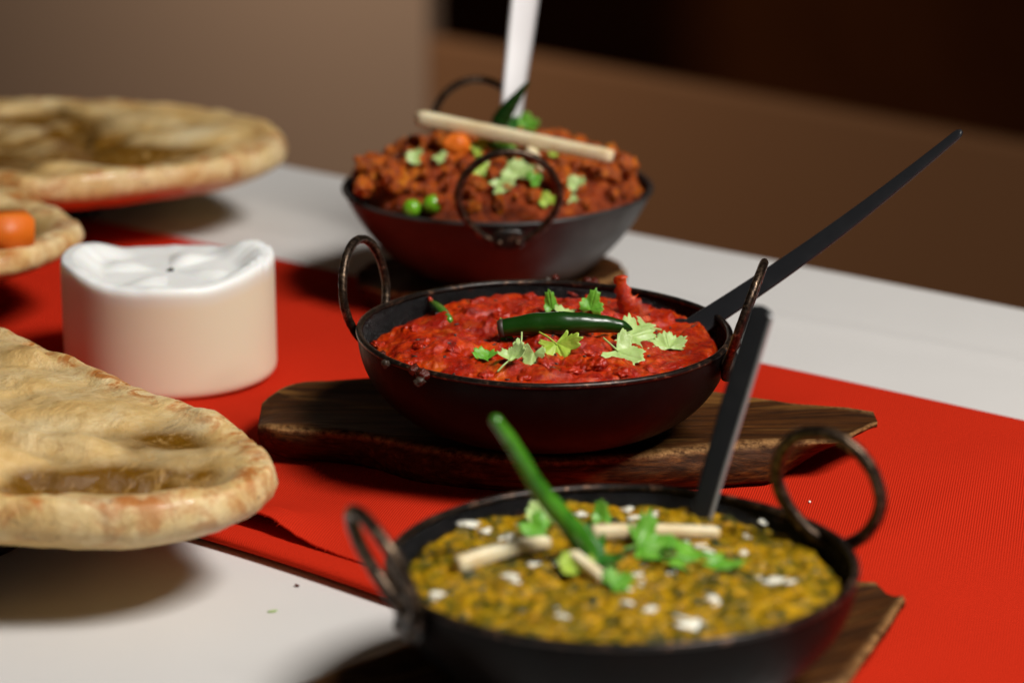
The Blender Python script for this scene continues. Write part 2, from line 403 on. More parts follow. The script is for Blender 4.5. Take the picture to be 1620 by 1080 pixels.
# ------------------------------------------------------------------ red runner, folded double
def runner():
    rf0, rf1 = at(265, 850, 0), at(600, 950, 0)
    rb0, rb1 = at(130, 350, 0), at(1620, 672, 0)
    d = (rf1-rf0).normalized(); db = (rb0-rb1).normalized()
    root = thing('table_runner', 'bright red cloth runner folded double across the white table', 'table runner')
    # frame: origin at front edge, X along TX, Y toward the far side
    o0 = rf0
    u = (-TX).copy(); v = TN.copy()
    def co(A, B, Z): return np.stack([o0.x+u.x*A+v.x*B, o0.y+u.y*A+v.y*B, Z], -1)
    bw = lambda p: (p-o0).dot(v)
    au = lambda p: (p-o0).dot(u)
    # far edge offset as a straight line between measured points
    a1, b1, a2, b2 = au(rb0), bw(rb0), au(rb1), bw(rb1)
    A0, A1 = -.75, 1.0
    na = 420
    a = np.linspace(A0, A1, na)
    far = b1+(b2-b1)*(a-a1)/(a2-a1) + .0012*np.sin(a*17)
    front = .0015*np.sin(a*14+1)+.001*np.sin(a*31)
    # lower layer: rolls over at the front edge into a fold
    Ps = []
    prof = [(0.05, .0012), (.012, .0014), (.004, .0016), (.0008, .0022), (0, .0036), (.0006, .0050), (.003, .0060), (.008, .0060), (.014, .0052), (.022, .0040), (.035, .0032), (.06, .0030)]
    prof = [tuple(q) for q in [tuple(p)[:2] for p in spline([(x, z, 0) for x, z in prof], 44)]]
    for bx, bz in prof:
        wob = .0012*fbm(a*14, a*0+bx*20, a*0, 4, 2)
        Ps.append(co(a, front+bx, bz+wob*(1 if bz > .002 else 0)*.6+.0003))
    low = grid_mesh('folded_hem', np.array(Ps), m=red_cloth, parent=root)
    # upper layer: its own loose edge, lifted near the front left where a dark gap opens under it
    nb = 260
    t = np.linspace(0, 1, nb)[:, None]
    lift_c = au(at(385, 848, .006))
    edge = .0145+0.0010*fbm(a*40, a*0, a*0, 8, 3)+.00025*np.sin(a*700+4*np.sin(a*90)) + .0030*np.exp(-((a-lift_c)/.018)**2)
    B = (front+edge)[None, :]*(1-t)+far[None, :]*t
    # dense rows near the edge
    tt = t**1.8; B = (front+edge)[None, :]*(1-tt)+far[None, :]*tt
    A = np.broadcast_to(a, B.shape)
    D = B-(front+edge)[None, :]
    lift = .0068*np.exp(-((A-lift_c)/.024)**2)*np.exp(-(D/.022)**2)
    und = (.0030*fbm(A*5, B*5, A*0, 12, 3)+.0016*(1-np.abs(fbm(A*7+3, B*3.5, A*0, 19, 2))*2.2)*.6)*sstep(0, .06, D)*sstep(0, .05, far[None, :]-B)
    Z = .0066-.0034*sstep(.0, .05, D)+lift+np.maximum(und, -.0008)
    Z = Z+.0022*np.exp(-((A-lift_c-.03)/.03)**2)*np.exp(-((D-.045)/.022)**2)   # soft swell by the board
    Z = np.where(far[None, :]-B < .0015, .0006, Z)
    up = grid_mesh('upper_layer', co(A, B, Z), m=red_cloth, parent=root)
    # thickness rolled down at the loose edge
    e = [co(a, front+edge, Z[0]), co(a, front+edge-.0005, Z[0]-.0006), co(a, front+edge+.0002, Z[0]-.0012), co(a, front+edge+.012, Z[0]-.0013)]
    grid_mesh('frayed_edge', np.array(e), m=red_cloth, parent=root)
    # loose threads along the cut edge
    bm = bmesh.new()
    for k in range(240):
        i = random.randrange(int(na*.35), int(na*.62)); p0 = Vector(co(a[i:i+1], (front+edge)[i:i+1], Z[0][i:i+1])[0])
        L = random.uniform(.0008, .0024); dr = (-v*random.uniform(.4, 1)+u*random.uniform(-.8, .8)).normalized()
        w_ = .00011; s_ = dr.cross(Vector((0, 0, 1)))*w_
        p1 = p0+dr*L*.5+Vector((0, 0, .0003)); p2 = p0+dr*L+Vector((0, 0, -.0006)); ups = Vector((0, 0, w_*2))
        for q0, q1 in ((p0, p1), (p1, p2)):
            vv = [bm.verts.new(q) for q in (q0-s_, q0+s_, q0+ups, q1-s_, q1+s_, q1+ups)]
            for f in ((0, 1, 4, 3), (1, 2, 5, 4), (2, 0, 3, 5)): bm.faces.new([vv[j] for j in f])
    me = bpy.data.meshes.new('loose_threads'); bm.to_mesh(me); bm.free()
    o = link('loose_threads', me, red_cloth, root); o['kind'] = 'stuff'
runner()

# ------------------------------------------------------------------ wooden boards
def board(label, ctop, axis_deg, stations, seed):
    """stations: (s along the axis, top front offset, top back offset, bottom front, bottom back, z top front, z top back, z bottom)"""
    root = thing('serving_board', label, 'serving board', tuple(ctop), math.radians(axis_deg), 'carved wooden boards under the bowls')
    st = np.array(stations, float)
    n = 200
    s = np.linspace(st[0, 0], st[-1, 0], n)
    # denser sampling by smooth interpolation
    cols = [np.interp(s, st[:, 0], st[:, k]) for k in range(1, 8)]
    ker = np.hanning(13); ker /= ker.sum()
    cols = [np.convolve(np.pad(c, 6, mode='edge'), ker, 'valid') for c in cols]
    tf, tb_, bf, bb, zf, zb, z0 = cols
    rows = []; eattr = []
    K = 26
    for k in range(K):     # across the top, front to back
        f = k/(K-1); y = tf*(1-f)+tb_*f
        z = zf*(1-f)+zb*f - .0028*np.sin(PI*f)
        r = min(f, 1-f)*abs(tb_-tf)
        z = z - .0016*np.clip(1-r/.0025, 0, 1)**2
        rows.append((y, z)); eattr.append(np.clip(1-r/.0045, 0, 1))
    for k in range(1, 15):  # down the back face
        f = k/15; y = tb_*(1-f)+bb*f + .003*math.sin(PI*f); z = (zb-.0016)*(1-f)+z0*f; rows.append((y, z)); eattr.append(np.full(n, max(0, .8-f*6)))
    for k in range(8):
        f = k/7; rows.append((bb*(1-f)+bf*f, z0+0*s)); eattr.append(0*s)
    for k in range(14, 0, -1):
        f = k/15; y = tf*(1-f)+bf*f - .003*math.sin(PI*f); z = (zf-.0016)*(1-f)+z0*f; rows.append((y, z)); eattr.append(np.full(n, max(0, .8-f*6)))
    Y = np.array([r[0] for r in rows]).T; Z = np.array([r[1] for r in rows]).T; X = np.broadcast_to(s[:, None], Y.shape).copy()
    E = np.array(eattr).T
    nz = fbm(X*40, Y*140, Z*140, seed, 4)
    Y = Y+nz*.0009; Z = Z+fbm(X*45+9, Y*160, Z*160, seed+3, 4)*.0007
    X = X+fbm(Y*90, Z*90, X*0, seed+5, 3)*.0010*(np.abs(X-X.mean()) > .42*(s[-1]-s[0]))
    # end caps: collapse
    def cap(i, dx):
        c = np.stack([np.full(Y.shape[1], s[i]+dx), Y[i]*.0+Y[i].mean(), Z[i]*.0+(Z[i].max()+Z[i].min())/2], -1); return c
    P = np.stack([X, Y, Z], -1)
    mid0 = P[0]*.5+cap(0, -.001)*.5; mid1 = P[-1]*.5+cap(-1, .001)*.5
    P = np.concatenate([cap(0, -.001)[None], mid0[None], P, mid1[None], cap(-1, .001)[None]])
    E = np.concatenate([E[:1]*0, E[:1]*.6, E, E[-1:]*.6, E[-1:]*0])
    o = grid_mesh('plank', P, False, True, wood, root); setattr_v(o, 'edge', E)
    return root
# stations in metres; local x along the board, local y away from the camera
B2 = Vector((.020, 1.180, .0045))
board('long dark board under the middle bowl, wide and rounded at its left end', B2, 0, [
    (-.1310, .000, .022, .004, .020, .0140, .0150, .006),
    (-.1300, -.005, .032, .000, .028, .0165, .0172, .004),
    (-.1260, -.010, .042, -.004, .036, .0174, .0178, .002),
    (-.1150, -.014, .0540, -.008, .044, .0177, .0180, .0005),
    (-.086, -.020, .060, -.012, .046, .0175, .0182, .0),
    (-.059, -.036, .060, -.037, .046, .0172, .0182, 0),
    (-.030, -.048, .056, -.046, .046, .0166, .0180, 0),
    (.000, -.052, .052, -.048, .044, .0162, .0178, 0),
    (.035, -.046, .047, -.045, .042, .0168, .0178, 0),
    (.070, -.036, .040, -.040, .038, .0176, .0178, 0),
    (.090, -.032, .030, -.036, .026, .0178, .0180, .000),
    (.103, -.033, .022, -.022, .018, .0180, .0180, .003),
    (.120, -.032, .017, -.008, .014, .0182, .0182, .009),
    (.1300, -.018, .013, -.002, .010, .0184, .0184, .012),
    (.1385, -.004, .009, .000, .007, .0184, .0184, .014)], 31)
B1 = Vector((.026, .912, .0040))
board('long dark board at the bottom edge of the picture, under the green curry bowl', B1, 28, [
    (-.133, -.008, .012, -.004, .010, .0160, .0166, .008),
    (-.124, -.022, .020, -.014, .014, .0168, .0175, .003),
    (-.102, -.036, .028, -.026, .018, .0172, .0178, 0),
    (-.05, -.052, .043, -.040, .032, .0165, .0178, 0),
    (.000, -.058, .048, -.044, .038, .0162, .0178, 0),
    (.050, -.060, .046, -.046, .038, .0168, .0178, 0),
    (.070, -.057, .042, -.034, .034, .0174, .0178, 0),
    (.0967, -.034, .032, -.018, .026, .0180, .0180, .001),
    (.118, -.016, .022, -.006, .018, .0184, .0184, .006),
    (.130, -.004, .014, .002, .010, .0184, .0184, .011)], 57)
B3 = Vector((-.010, 1.440, .0015))
board('rounded wooden board just showing under the far bowl', B3, 8, [
    (-.070, -.012, .012, -.006, .010, .0150, .0160, .008),
    (-.064, -.026, .026, -.020, .020, .0165, .0170, .003),
    (-.045, -.040, .040, -.032, .032, .0172, .0174, 0),
    (-.010, -.046, .048, -.036, .040, .0172, .0174, 0),
    (.030, -.042, .046, -.034, .040, .0172, .0174, 0),
    (.055, -.026, .034, -.020, .028, .0170, .0172, 0),
    (.066, -.012, .020, -.008, .016, .0165, .0168, .003),
    (.070, .000, .012, .002, .010, .0158, .0160, .008)], 77)

# ------------------------------------------------------------------ iron bowls
def interp_profile(pts, n):
    return [(p.x, p.y) for p in spline([(r, z, 0) for r, z in pts], n)]
def bowl(label, x, y, zrim, R, H, rb, handles, outer_m, shape=1.0, seed=1, tilt=(0, 0)):
    root = thing('iron_bowl', label, 'bowl', (x, y, zrim-H), 0, 'round iron bowls with ring handles')
    root.rotation_euler = (tilt[0], tilt[1], 0)
    pts = [(0.0001, .0), (rb*.6, .0), (rb, .0006)]
    N = 14
    for k in range(1, N+1):
        t = k/N
        # blend between a round wall and a straight flare
        ang = t*PI/2
        rr = rb+(R-rb)*((1-shape)*t+shape*math.sin(ang)); zz = H*((1-shape)*t+shape*(1-math.cos(ang)))
        pts.append((rr, .0006+(H-.0006)*(zz/H)))
    outer = interp_profile(pts, 60)
    th = .0016
    # body outer + inner
    M_ = 160
    a = np.linspace(0, 2*PI, M_, endpoint=False)
    def rev(prof, sd):
        P = []
        for r, z in prof:
            wob = 1+.006*fbm(np.cos(a)*1.2+z*10, np.sin(a)*1.2, a*0, sd, 2)*min(1, r/.03)
            zz = z + .0008*fbm(np.cos(a)*1.4, np.sin(a)*1.4, a*0+3, sd, 2)*(z/H)
            P.append(np.stack([np.cos(a)*r*wob, np.sin(a)*r*wob, zz+0*a], -1))
        return np.array(P)
    o = grid_mesh('body', rev(outer, seed), False, True, outer_m, root)
    inner = [(max(.0001, r-th), z+th*(1 if r < rb*1.05 else .35)) for r, z in outer]
    inner[-1] = (R-th, H)
    grid_mesh('inner_surface', rev(inner[::-1], seed), False, True, iron_in, root)
    rr = .0013
    lip = [(R-th/2+math.cos(q)*rr*1.15, H+math.sin(q)*rr) for q in np.linspace(-.9, PI+.9, 12)]
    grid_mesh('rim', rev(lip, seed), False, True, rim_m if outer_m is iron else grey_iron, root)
    for (deg, ndeg, ringR, lean, wire, asp, rise) in handles:
        q = math.radians(deg); rad = Vector((math.cos(q), math.sin(q), 0)); tan = Vector((-math.sin(q), math.cos(q), 0))
        L = math.radians(lean); up = Vector((0, 0, math.cos(L)))+rad*math.sin(L); tabup, tabtan = up, tan
        q2 = math.radians(ndeg); nr_ = Vector((math.cos(q2), math.sin(q2), 0)); tan = Vector((-math.sin(q2), math.cos(q2), 0)); up = Vector((0, 0, math.cos(L)))+nr_*math.sin(L)
        base = rad*(R+.0012)+Vector((0, 0, H-.006))
        P = []
        for k in range(72):
            f = -PI/2+2*PI*k/72
            s_ = math.sin(f); c_ = math.cos(f)
            pinch = 1-.22*max(0, -s_)**1.5
            P.append(base+up*(rise+ringR*(1+s_))+tan*(ringR*asp*c_*pinch))
        h = tube('handle', P, wire, worn, root, 12, True, jitter=.05)
        # riveted tab that holds the ring under the rim
        bmt = bmesh.new(); bmesh.ops.create_icosphere(bmt, subdivisions=3, radius=1)
        for v in bmt.verts:
            p = v.co; p = Vector((math.copysign(abs(p.x)**.6, p.x)*.0080, math.copysign(abs(p.y)**.6, p.y)*.0026, math.copysign(abs(p.z)**.6, p.z)*.0058))
            v.co = tabtan*p.x+rad*p.y+Vector((0, 0, 1))*p.z
        met = bpy.data.meshes.new('handle_tab'); bmt.to_mesh(met); bmt.free()
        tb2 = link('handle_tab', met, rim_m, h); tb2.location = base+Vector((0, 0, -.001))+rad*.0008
        for sd in (-1, 1):
            bmr = bmesh.new(); bmesh.ops.create_icosphere(bmr, subdivisions=2, radius=.0014)
            mer = bpy.data.meshes.new('rivet'); bmr.to_mesh(mer); bmr.free()
            rv = link('rivet', mer, worn, h); rv.location = base+Vector((0, 0, -.002))+rad*.0032+tabtan*(.0045*sd)
    return root, inner
R2, H2 = .0800, .0415
Z2 = .0640
bowl2, in2 = bowl('middle black iron bowl in sharp focus holding red curry', .0136, 1.171, Z2, R2, H2, .036,
                  [(160, 157, .0232, 9, .0019, .90, -.0085), (-19, -11, .0235, 17, .00185, .95, -.001)], iron, 1.0, 3, (0, math.radians(.6)))
R1, H1 = .0800, .0400
Z1 = .0610
bowl1, in1 = bowl('nearest black iron bowl at the bottom of the picture holding green-yellow curry', .0370, .902, Z1, R1, H1, .036,
                  [(211, 206, .0205, 24, .0023, .92, .0025), (22, 55, .0222, -12, .0024, .92, .0012)], iron, 1.0, 9, (math.radians(-1.2), 0))
R3, H3 = .0805, .0430
Z3 = .0620
bowl3, in3 = bowl('farthest iron bowl with straight flared sides and two big ring handles', -.0076, 1.4446, Z3, R3, H3, .046,
                  [(-86, -86, .0250, 12, .0020, 1.0, -.004), (98, 98, .0240, 6, .0020, 1.0, -.002)], grey_iron, .35, 15)

# ------------------------------------------------------------------ food
def food_surface(name, cx, cy, zr, rc, hfun, m, parent, nr=230, na=620, depth=.012, edge_var=.02, wall=None):
    r = np.linspace(0.0005, 1.06, nr)[:, None]; a = np.linspace(0, 2*PI, na, endpoint=False)[None, :]
    ev = 1+edge_var*fbm(np.cos(a)*5, np.sin(a)*5, a*0, 71, 4)
    X = r*rc*ev*np.cos(a); Y = r*rc*ev*np.sin(a)
    h = hfun(X, Y, np.broadcast_to(r, X.shape))
    fall = sstep(.955, 1.05, np.broadcast_to(r, X.shape))
    Z = h-fall*depth
    if wall:
        pr = sorted((z-wall[1], rr_) for rr_, z in wall[0]); zz_ = np.array([q[0] for q in pr]); rr_ = np.array([q[1] for q in pr])
        lim = np.interp(np.minimum(Z, -.0006), zz_, rr_)+.0002
        k = np.minimum(1, lim/np.maximum(np.hypot(X, Y), 1e-6)); X = X*k; Y = Y*k
    P = np.stack([X, Y, zr+Z], -1)
    o = grid_mesh(name, P, False, True, m, parent)
    return o
def height_at(o_fun, rc, x, y):
    X = np.array([[x]]); Y = np.array([[y]]); return float(o_fun(X, Y, np.hypot(X, Y)/rc)[0, 0])

def lump(name, m, parent, loc, size, seed, sub=4, amp=.35, freq=1.6, rot=None, amp2=.1):
    bm = bmesh.new(); bmesh.ops.create_icosphere(bm, subdivisions=sub, radius=1)
    V = np.array([v.co[:] for v in bm.verts])
    n = fbm(V[:, 0]*freq, V[:, 1]*freq, V[:, 2]*freq, seed, 3)*amp + fbm(V[:, 0]*freq*4, V[:, 1]*freq*4, V[:, 2]*freq*4, seed+5, 3)*amp2
    V = V*(1+n)[:, None]*np.array(size)
    for v, c in zip(bm.verts, V): v.co = c
    me = bpy.data.meshes.new(name); bm.to_mesh(me); bm.free()
    o = link(name, me, m, parent); o.location = loc
    if rot is None: rot = (random.uniform(-.4, .4), random.uniform(-.4, .4), random.uniform(0, 6.3))
    o.rotation_euler = rot
    return o

# --- red curry (middle)
RC2 = .0752
def h2(X, Y, r):
    d1, d2, idv = worley(X*62+3*fbm(X*40, Y*40, X*0, 2, 2)*.25, Y*62, 4)
    lumps = (1-np.clip(d1/.75, 0, 1)**2)*sstep(.45, .75, idv)*sstep(0, .2, d2-d1)
    f = fbm(X*70, Y*70, X*0, 21, 4); rd = 1-np.abs(fbm(X*95, Y*95, X*0, 33, 3))*2
    fine = fbm(X*420, Y*420, X*0, 41, 3)
    c = np.clip(1-r**2, 0, 1)
    return -.0056+.0046*c**.8 + .0046*lumps*np.clip(1.15-r, .25, 1) + .0030*f + .0016*rd*rd*np.clip(1.1-r, 0, 1)+.0008*fine+.0005*np.abs(fbm(X*260, Y*260, X*0, 47, 3)) + .0008*fbm(X*170, Y*170, X*0, 45, 3) - .0035*np.clip(-X/RC2, 0, 1)**3
curry2 = thing('red_curry', 'glossy red tomato curry filling the middle bowl', 'curry', (.0136, 1.171, Z2), 0)
food_surface('sauce', 0, 0, 0, RC2, h2, red_sauce, curry2, wall=(in2, H2))
def on2(u, v, dz=0):          # point on the red curry surface seen in that direction, in curry coordinates
    z = Z2-.004
    for _ in range(5):
        p = at(u, v, z); x, y = p.x-.0136, p.y-1.171
        z = Z2+height_at(h2, RC2, x, y)+dz
    return Vector((p.x, p.y, z))
k = 0
for (u, v, s) in [(838, 470, .0042), (905, 462, .0042), (935, 470, .0036), (880, 455, .0045), (760, 478, .004), (690, 478, .004), (650, 520, .0045), (665, 545, .0038),
                  (925, 560, .0062), (940, 575, .0055), (985, 590, .0052), (1030, 585, .0048), (862, 575, .0038), (1050, 505, .0045), (1090, 530, .0042), (1010, 470, .0045),
                  (720, 560, .0035), (640, 575, .0036), (790, 500, .0040), (1000, 545, .0038), (770, 595, .0042), (830, 598, .0042), (900, 600, .0046), (600, 545, .0036)]:
    p = on2(u, v)
    k += 1
    lump('tomato_piece', tomato_m if k % 3 else red_sauce, curry2, (p.x-.0136, p.y-1.171, p.z-Z2-.0005), (s*1.1, s*.8, s*.55), 100+k, 4, .55, 1.9, amp2=.22)
# upright strip of pepper at the back
p = on2(1002, 508); pc = p-Vector((.0136, 1.171, Z2))
tp = aty(980, 436, p.y+.003)-Vector((.0136, 1.171, Z2)); tm = aty(988, 470, p.y+.002)-Vector((.0136, 1.171, Z2))
o = tube('pepper_strip', spline([pc+Vector((.003, 0, -.003)), pc.lerp(tm, .5), tm, tp+Vector((.0005, 0, -.002)), tp], 26), [.0058*(1-i/25)**1.5+.0017+.0009*math.exp(-((i-21)/3)**2)+random.uniform(-.0005, .0006) if i < 25 else .001 for i in range(26)], red_sauce, curry2, 14, sx=.5, jitter=.22)
# sauce crust that ran over the front rim
for i, (u, v, s) in enumerate([(668, 592, .0030), (664, 603, .0022), (655, 585, .0026), (878, 440, .0020), (866, 443, .0016), (938, 452, .0034), (930, 447, .0026), (610, 575, .002), (604, 560, .0016), (1165, 545, .0022)]):
    p = at(u, v, Z2+.0005 if v > 500 or v < 446 else Z2-.004)
    lump('dried_sauce', [crust_m, stem_dark, crust_m][i % 3], curry2, (p.x-.0136, p.y-1.171, p.z-Z2), (s, s*.8, s*.8), 300+i, 3, .6, 2, amp2=.3)
# black seeds and burnt specks
bm = bmesh.new()
for i in range(70):
    a_ = random.uniform(0, 2*PI); r_ = RC2*.93*math.sqrt(random.random()); x, y = r_*math.cos(a_), r_*math.sin(a_)
    z = height_at(h2, RC2, x, y)
    mt = Matrix.Translation((x, y, z+.0002)) @ Matrix.Rotation(random.uniform(0, 3), 4, 'Z') @ Matrix.Diagonal((random.uniform(.0007, .0017), random.uniform(.0004, .0008), .0004, 1))
    bmesh.ops.create_icosphere(bm, subdivisions=1, radius=1, matrix=mt)
me = bpy.data.meshes.new('burnt_specks'); bm.to_mesh(me); bm.free(); o = link('burnt_specks', me, stem_dark, curry2); o['kind'] = 'stuff'

# --- green-yellow curry (front)
RC1 = .0755
def h1(X, Y, r):
    d1, d2, idv = worley(X*150, Y*150, 14)
    f = fbm(X*60, Y*60, X*0, 51, 4); f2 = fbm(X*230, Y*230, X*0, 61, 3)
    c = np.clip(1-r**2, 0, 1)
    return -.0060+.0030*c**.9+.0024*f+.0012*f2+.0002*(1-np.clip(d1/.8, 0, 1)**2)*sstep(.3, .6, idv)+.0007*fbm(X*500, Y*500, X*0, 63, 2)+.0010*fbm(X*120+4, Y*120, X*0, 66, 3)
curry1 = thing('spinach_curry', 'yellow-green spinach curry dotted with cream in the nearest bowl', 'curry', (.0370, .902, Z1), 0)
food_surface('sauce', 0, 0, 0, RC1, h1, dal, curry1, 210, 560, wall=(in1, H1))
def on1(u, v, dz=0):
    z = Z1-.004
    for _ in range(5):
        p = at(u, v, z); z = Z1+height_at(h1, RC1, p.x-.0370, p.y-.902)+dz
    return Vector((p.x, p.y, z))
for i, (u, v, sx, sy) in enumerate([(742, 829, .0034, .0022), (765, 838, .002, .0012), (803, 850, .0026, .0015), (830, 831, .0022, .0018), (918, 815, .0022, .0017), (996, 806, .0026, .0014), (1003, 820, .0022, .0014), (1030, 817, .0020, .001),
                                 (848, 895, .0023, .0018), (804, 912, .0026, .0018), (987, 936, .0024, .0020), (1012, 912, .0022, .0018), (1063, 907, .0017, .0012), (1030, 967, .0022, .0013), (994, 958, .002, .0012), (1090, 987, .0042, .0022),
                                 (1228, 916, .0044, .0024), (1108, 865, .0018, .001), (1120, 873, .0022, .0012), (1182, 851, .0019, .001), (1217, 822, .0018, .0014), (1175, 875, .0016, .001), (690, 940, .0026, .0016), (1125, 950, .0026, .0012), (890, 975, .0022, .0012)]):
    p = on1(u, v)
    lump('cream_drop', cream, curry1, (p.x-.0370, p.y-.902, p.z-Z1+.0002), (sx*1.15, sy*1.15, .0008), 500+i, 3, .9, 1.3, rot=(0, 0, random.uniform(-.5, .5)))
    for q in range(random.choice((0, 1, 2))):
        p2 = on1(u+random.uniform(-26, 26), v+random.uniform(-9, 9)); kk = random.uniform(.3, .6)
        lump('cream_drop', cream, curry1, (p2.x-.0370, p2.y-.902, p2.z-Z1+.0001), (sx*kk*1.5, sy*kk, .0005), 560+i*3+q, 2, .7, 1.3, rot=(0, 0, random.uniform(-.8, .8)))
leafbit = M('wilted_spinach', (.03, .04, .008), .4, 0, .2); leafbit.bump(leafbit.noise(300, 4), .5, .001)
for i in range(70):
    a_ = random.uniform(0, 2*PI); r_ = RC1*.93*math.sqrt(random.random()); x, y = r_*math.cos(a_), r_*math.sin(a_); z = height_at(h1, RC1, x, y)
    lump('spinach_piece', leafbit, curry1, (x, y, z), (random.uniform(.0014, .0030), random.uniform(.0009, .0018), random.uniform(.0004, .0009)), 600+i, 2, .6, 1.5)

# --- dry masala (back)
RC3 = .0755
def h3(X, Y, r):
    d1, d2, idv = worley(X*55, Y*55, 24); e1, e2, ide = worley(X*130+5, Y*130, 29)
    c = np.clip(1-r**3, 0, 1)
    f = fbm(X*90, Y*90, X*0, 81, 4)
    return -.004+.021*c**.5+.0075*(1-np.clip(d1/.8, 0, 1)**2)*np.clip(1.2-r, .3, 1)*idv+.0028*(1-np.clip(e1/.7, 0, 1)**2)+.0026*f+.0007*fbm(X*400, Y*400, X*0, 87, 2) - .004*np.exp(-((X-.01)/.02)**2)*0
curry3 = thing('masala_heap', 'chunky orange-brown dry masala heaped in the farthest bowl', 'curry', (-.0076, 1.4446, Z3), 0)
food_surface('minced_base', 0, 0, 0, RC3, lambda X, Y, r: h3(X, Y, r)-.0025, masala_shade, curry3, 210, 560, depth=.03, wall=(in3, H3))
def on3(u, v, dz=0):
    z = Z3+.01
    for _ in range(6):
        p = at(u, v, z); p.y = min(max(p.y, 1.4446-RC3*.97), 1.4446+RC3*.9); z = Z3+height_at(h3, RC3, p.x+.0076, p.y-1.4446)+dz
    return Vector((p.x, p.y, z))
lm = [lump('masala_chunk', masala, None, (0, 0, 0), (1, .85, .8), 700+i, 4, .55, 1.7, amp2=.35).data for i in range(6)]
for o in [o for o in C.objects if o.name.startswith('masala_chunk')]: bpy.data.objects.remove(o)
for i in range(282):
    a_ = random.uniform(0, 2*PI); r_ = RC3*.95*math.sqrt(random.random()); x, y = r_*math.cos(a_), r_*math.sin(a_)
    z = height_at(h3, RC3, x, y)
    o = link('masala_chunk', lm[i % 6], None, curry3); s = random.uniform(.0018, .0044); z += random.uniform(-.001, .0015)
    o.location = (x, y, z); o.scale = (s, s, s*.85); o.rotation_euler = (random.uniform(0, 6), random.uniform(0, 6), random.uniform(0, 6))
for i, (u, v, s) in enumerate([(588, 262, .0085), (625, 280, .008), (610, 305, .008), (660, 262, .007), (700, 265, .008), (985, 265, .008), (960, 280, .008), (930, 300, .007), (905, 262, .007), (780, 300, .008), (830, 315, .008), (755, 330, .006), (995, 300, .007), (880, 285, .007), (575, 295, .006), (690, 300, .008)]):
    p = at(u, v, Z3+.012+.004*(i % 2)) if v < 300 else at(u, v, Z3+.002); p.y = min(max(p.y, 1.4446-RC3*.9), 1.4446+RC3*.6)
    o = link('masala_chunk', lm[i % 6], None, curry3); o.location = p-Vector((-.0076, 1.4446, Z3)); o.scale = (s, s*.9, s*.8); o.rotation_euler = (i, i*2, i*3)
p = at(722, 232, Z3+.026)
lump('orange_vegetable', orange_m, curry3, p-Vector((-.0076, 1.4446, Z3)), (.0078, .0060, .0075), 801, 4, .35, .9, rot=(.2, -.5, .3))
p = at(712, 250, Z3+.020)
lump('orange_vegetable', orange_m, curry3, p-Vector((-.0076, 1.4446, Z3)), (.009, .006, .005), 803, 4, .35, 1.2, rot=(.2, -.6, .1))
# ------------------------------------------------------------------ where a sight line first meets the food
from mathutils.bvhtree import BVHTree
def food_tree(root):
    bpy.context.view_layer.update(); vs = []; fs = []
    for ch in root.children:
        k = len(vs); mw = ch.matrix_world; n = len(ch.data.vertices); co = np.empty(n*3); ch.data.vertices.foreach_get('co', co)
        vs += [tuple(r) for r in (np.c_[co.reshape(-1, 3), np.ones(n)] @ np.array(mw).T)[:, :3]]
        fs += [tuple(i+k for i in p.vertices) for p in ch.data.polygons]
    return BVHTree.FromPolygons(vs, fs)
def hit(tree, u, v, dz=0, back=0):
    a = at(u, v, .2); b = at(u, v, 0); d = (b-a).normalized(); r = tree.ray_cast(a, d)
    p = r[0] if r[0] is not None else at(u, v, Z3+.012)
    return p-d*back+Vector((0, 0, dz))
T1, T2, T3 = food_tree(curry1), food_tree(curry2), food_tree(curry3)
for i, (u, v) in enumerate([(652, 330), (684, 323)]):
    p = hit(T3, u, v, 0, .0030)
    o = lump('green_pea', pea_m, curry3, p-Vector((-.0076, 1.4446, Z3)), (.0050, .0050, .0048), 820+i, 3, .06, 1.5)


# ------------------------------------------------------------------ coriander leaves
G2 = 'coriander leaves on the red curry'
G1 = 'coriander leaves on the nearest curry'
G3 = 'coriander leaves on the farthest dish'
def leaf_mesh(name, lobes, size, seed, curl, mat, serr=.075, wide=1.0, depth=.42):
    rnd = random.Random(seed)
    na, nr = 84, 9
    A = np.linspace(-2.25, 2.25, na)
    ph = rnd.uniform(-.3, .3)
    lob = np.abs(np.cos((A+ph*.2)*lobes/2.0))**.7
    R = (1-depth)+depth*lob
    R *= (.66+.34*np.cos(A*.62))
    R *= 1+serr*np.cos(A*lobes*4.2+ph*5)+.04*np.cos(A*31+ph)
    rr = np.linspace(0, 1, nr)
    X = np.outer(rr, R*np.sin(A)*wide); Y = np.outer(rr, R*np.cos(A)+.12)
    q = np.hypot(X, Y)
    Z = curl*(X**2*1.1+.6*(Y-.3)**2)+.09*np.outer(rr, np.cos(A*lobes+ph*4))+.05*fbm(X*3+seed, Y*3, X*0, seed, 2)
    Z -= .05*np.exp(-(X/.05)**2)
    top = np.stack([X, Y, Z], -1)*size; bot = top.copy(); bot[..., 2] -= .00028
    # closed shell: top rows out, bottom rows back
    P = np.concatenate([top, bot[::-1]], 0)
    return grid_mesh(name, P, False, False, mat, None)
def place_leaf(label, pos, size, lobes, seed, curl, mat, rot, group, wide=1.0, depth=.42, stem=None):
    size *= {G2: 1.25, G1: 1.25, G3: .92}[group]; depth *= .8
    o = leaf_mesh('coriander_leaf', lobes, size, seed, curl, mat, wide=wide, depth=depth)
    o.location = pos; ra = [math.radians(d) for d in rot]
    o.rotation_euler = (Matrix.Rotation(ra[0], 3, 'X') @ Matrix.Rotation(ra[1], 3, 'Y') @ Matrix.Rotation(ra[2], 3, 'Z')).to_euler()
    tag(o, label, 'herb leaf', group)
    if stem:
        L, bend = stem
        pts = [Vector((0, size*.1, 0)), Vector((bend*L*.4, -L*.4, .0003)), Vector((bend*L, -L, 0))]
        tube('stem', spline(pts, 10), .00042, mat, o, 7)
    return o
G2 = 'coriander leaves on the red curry'
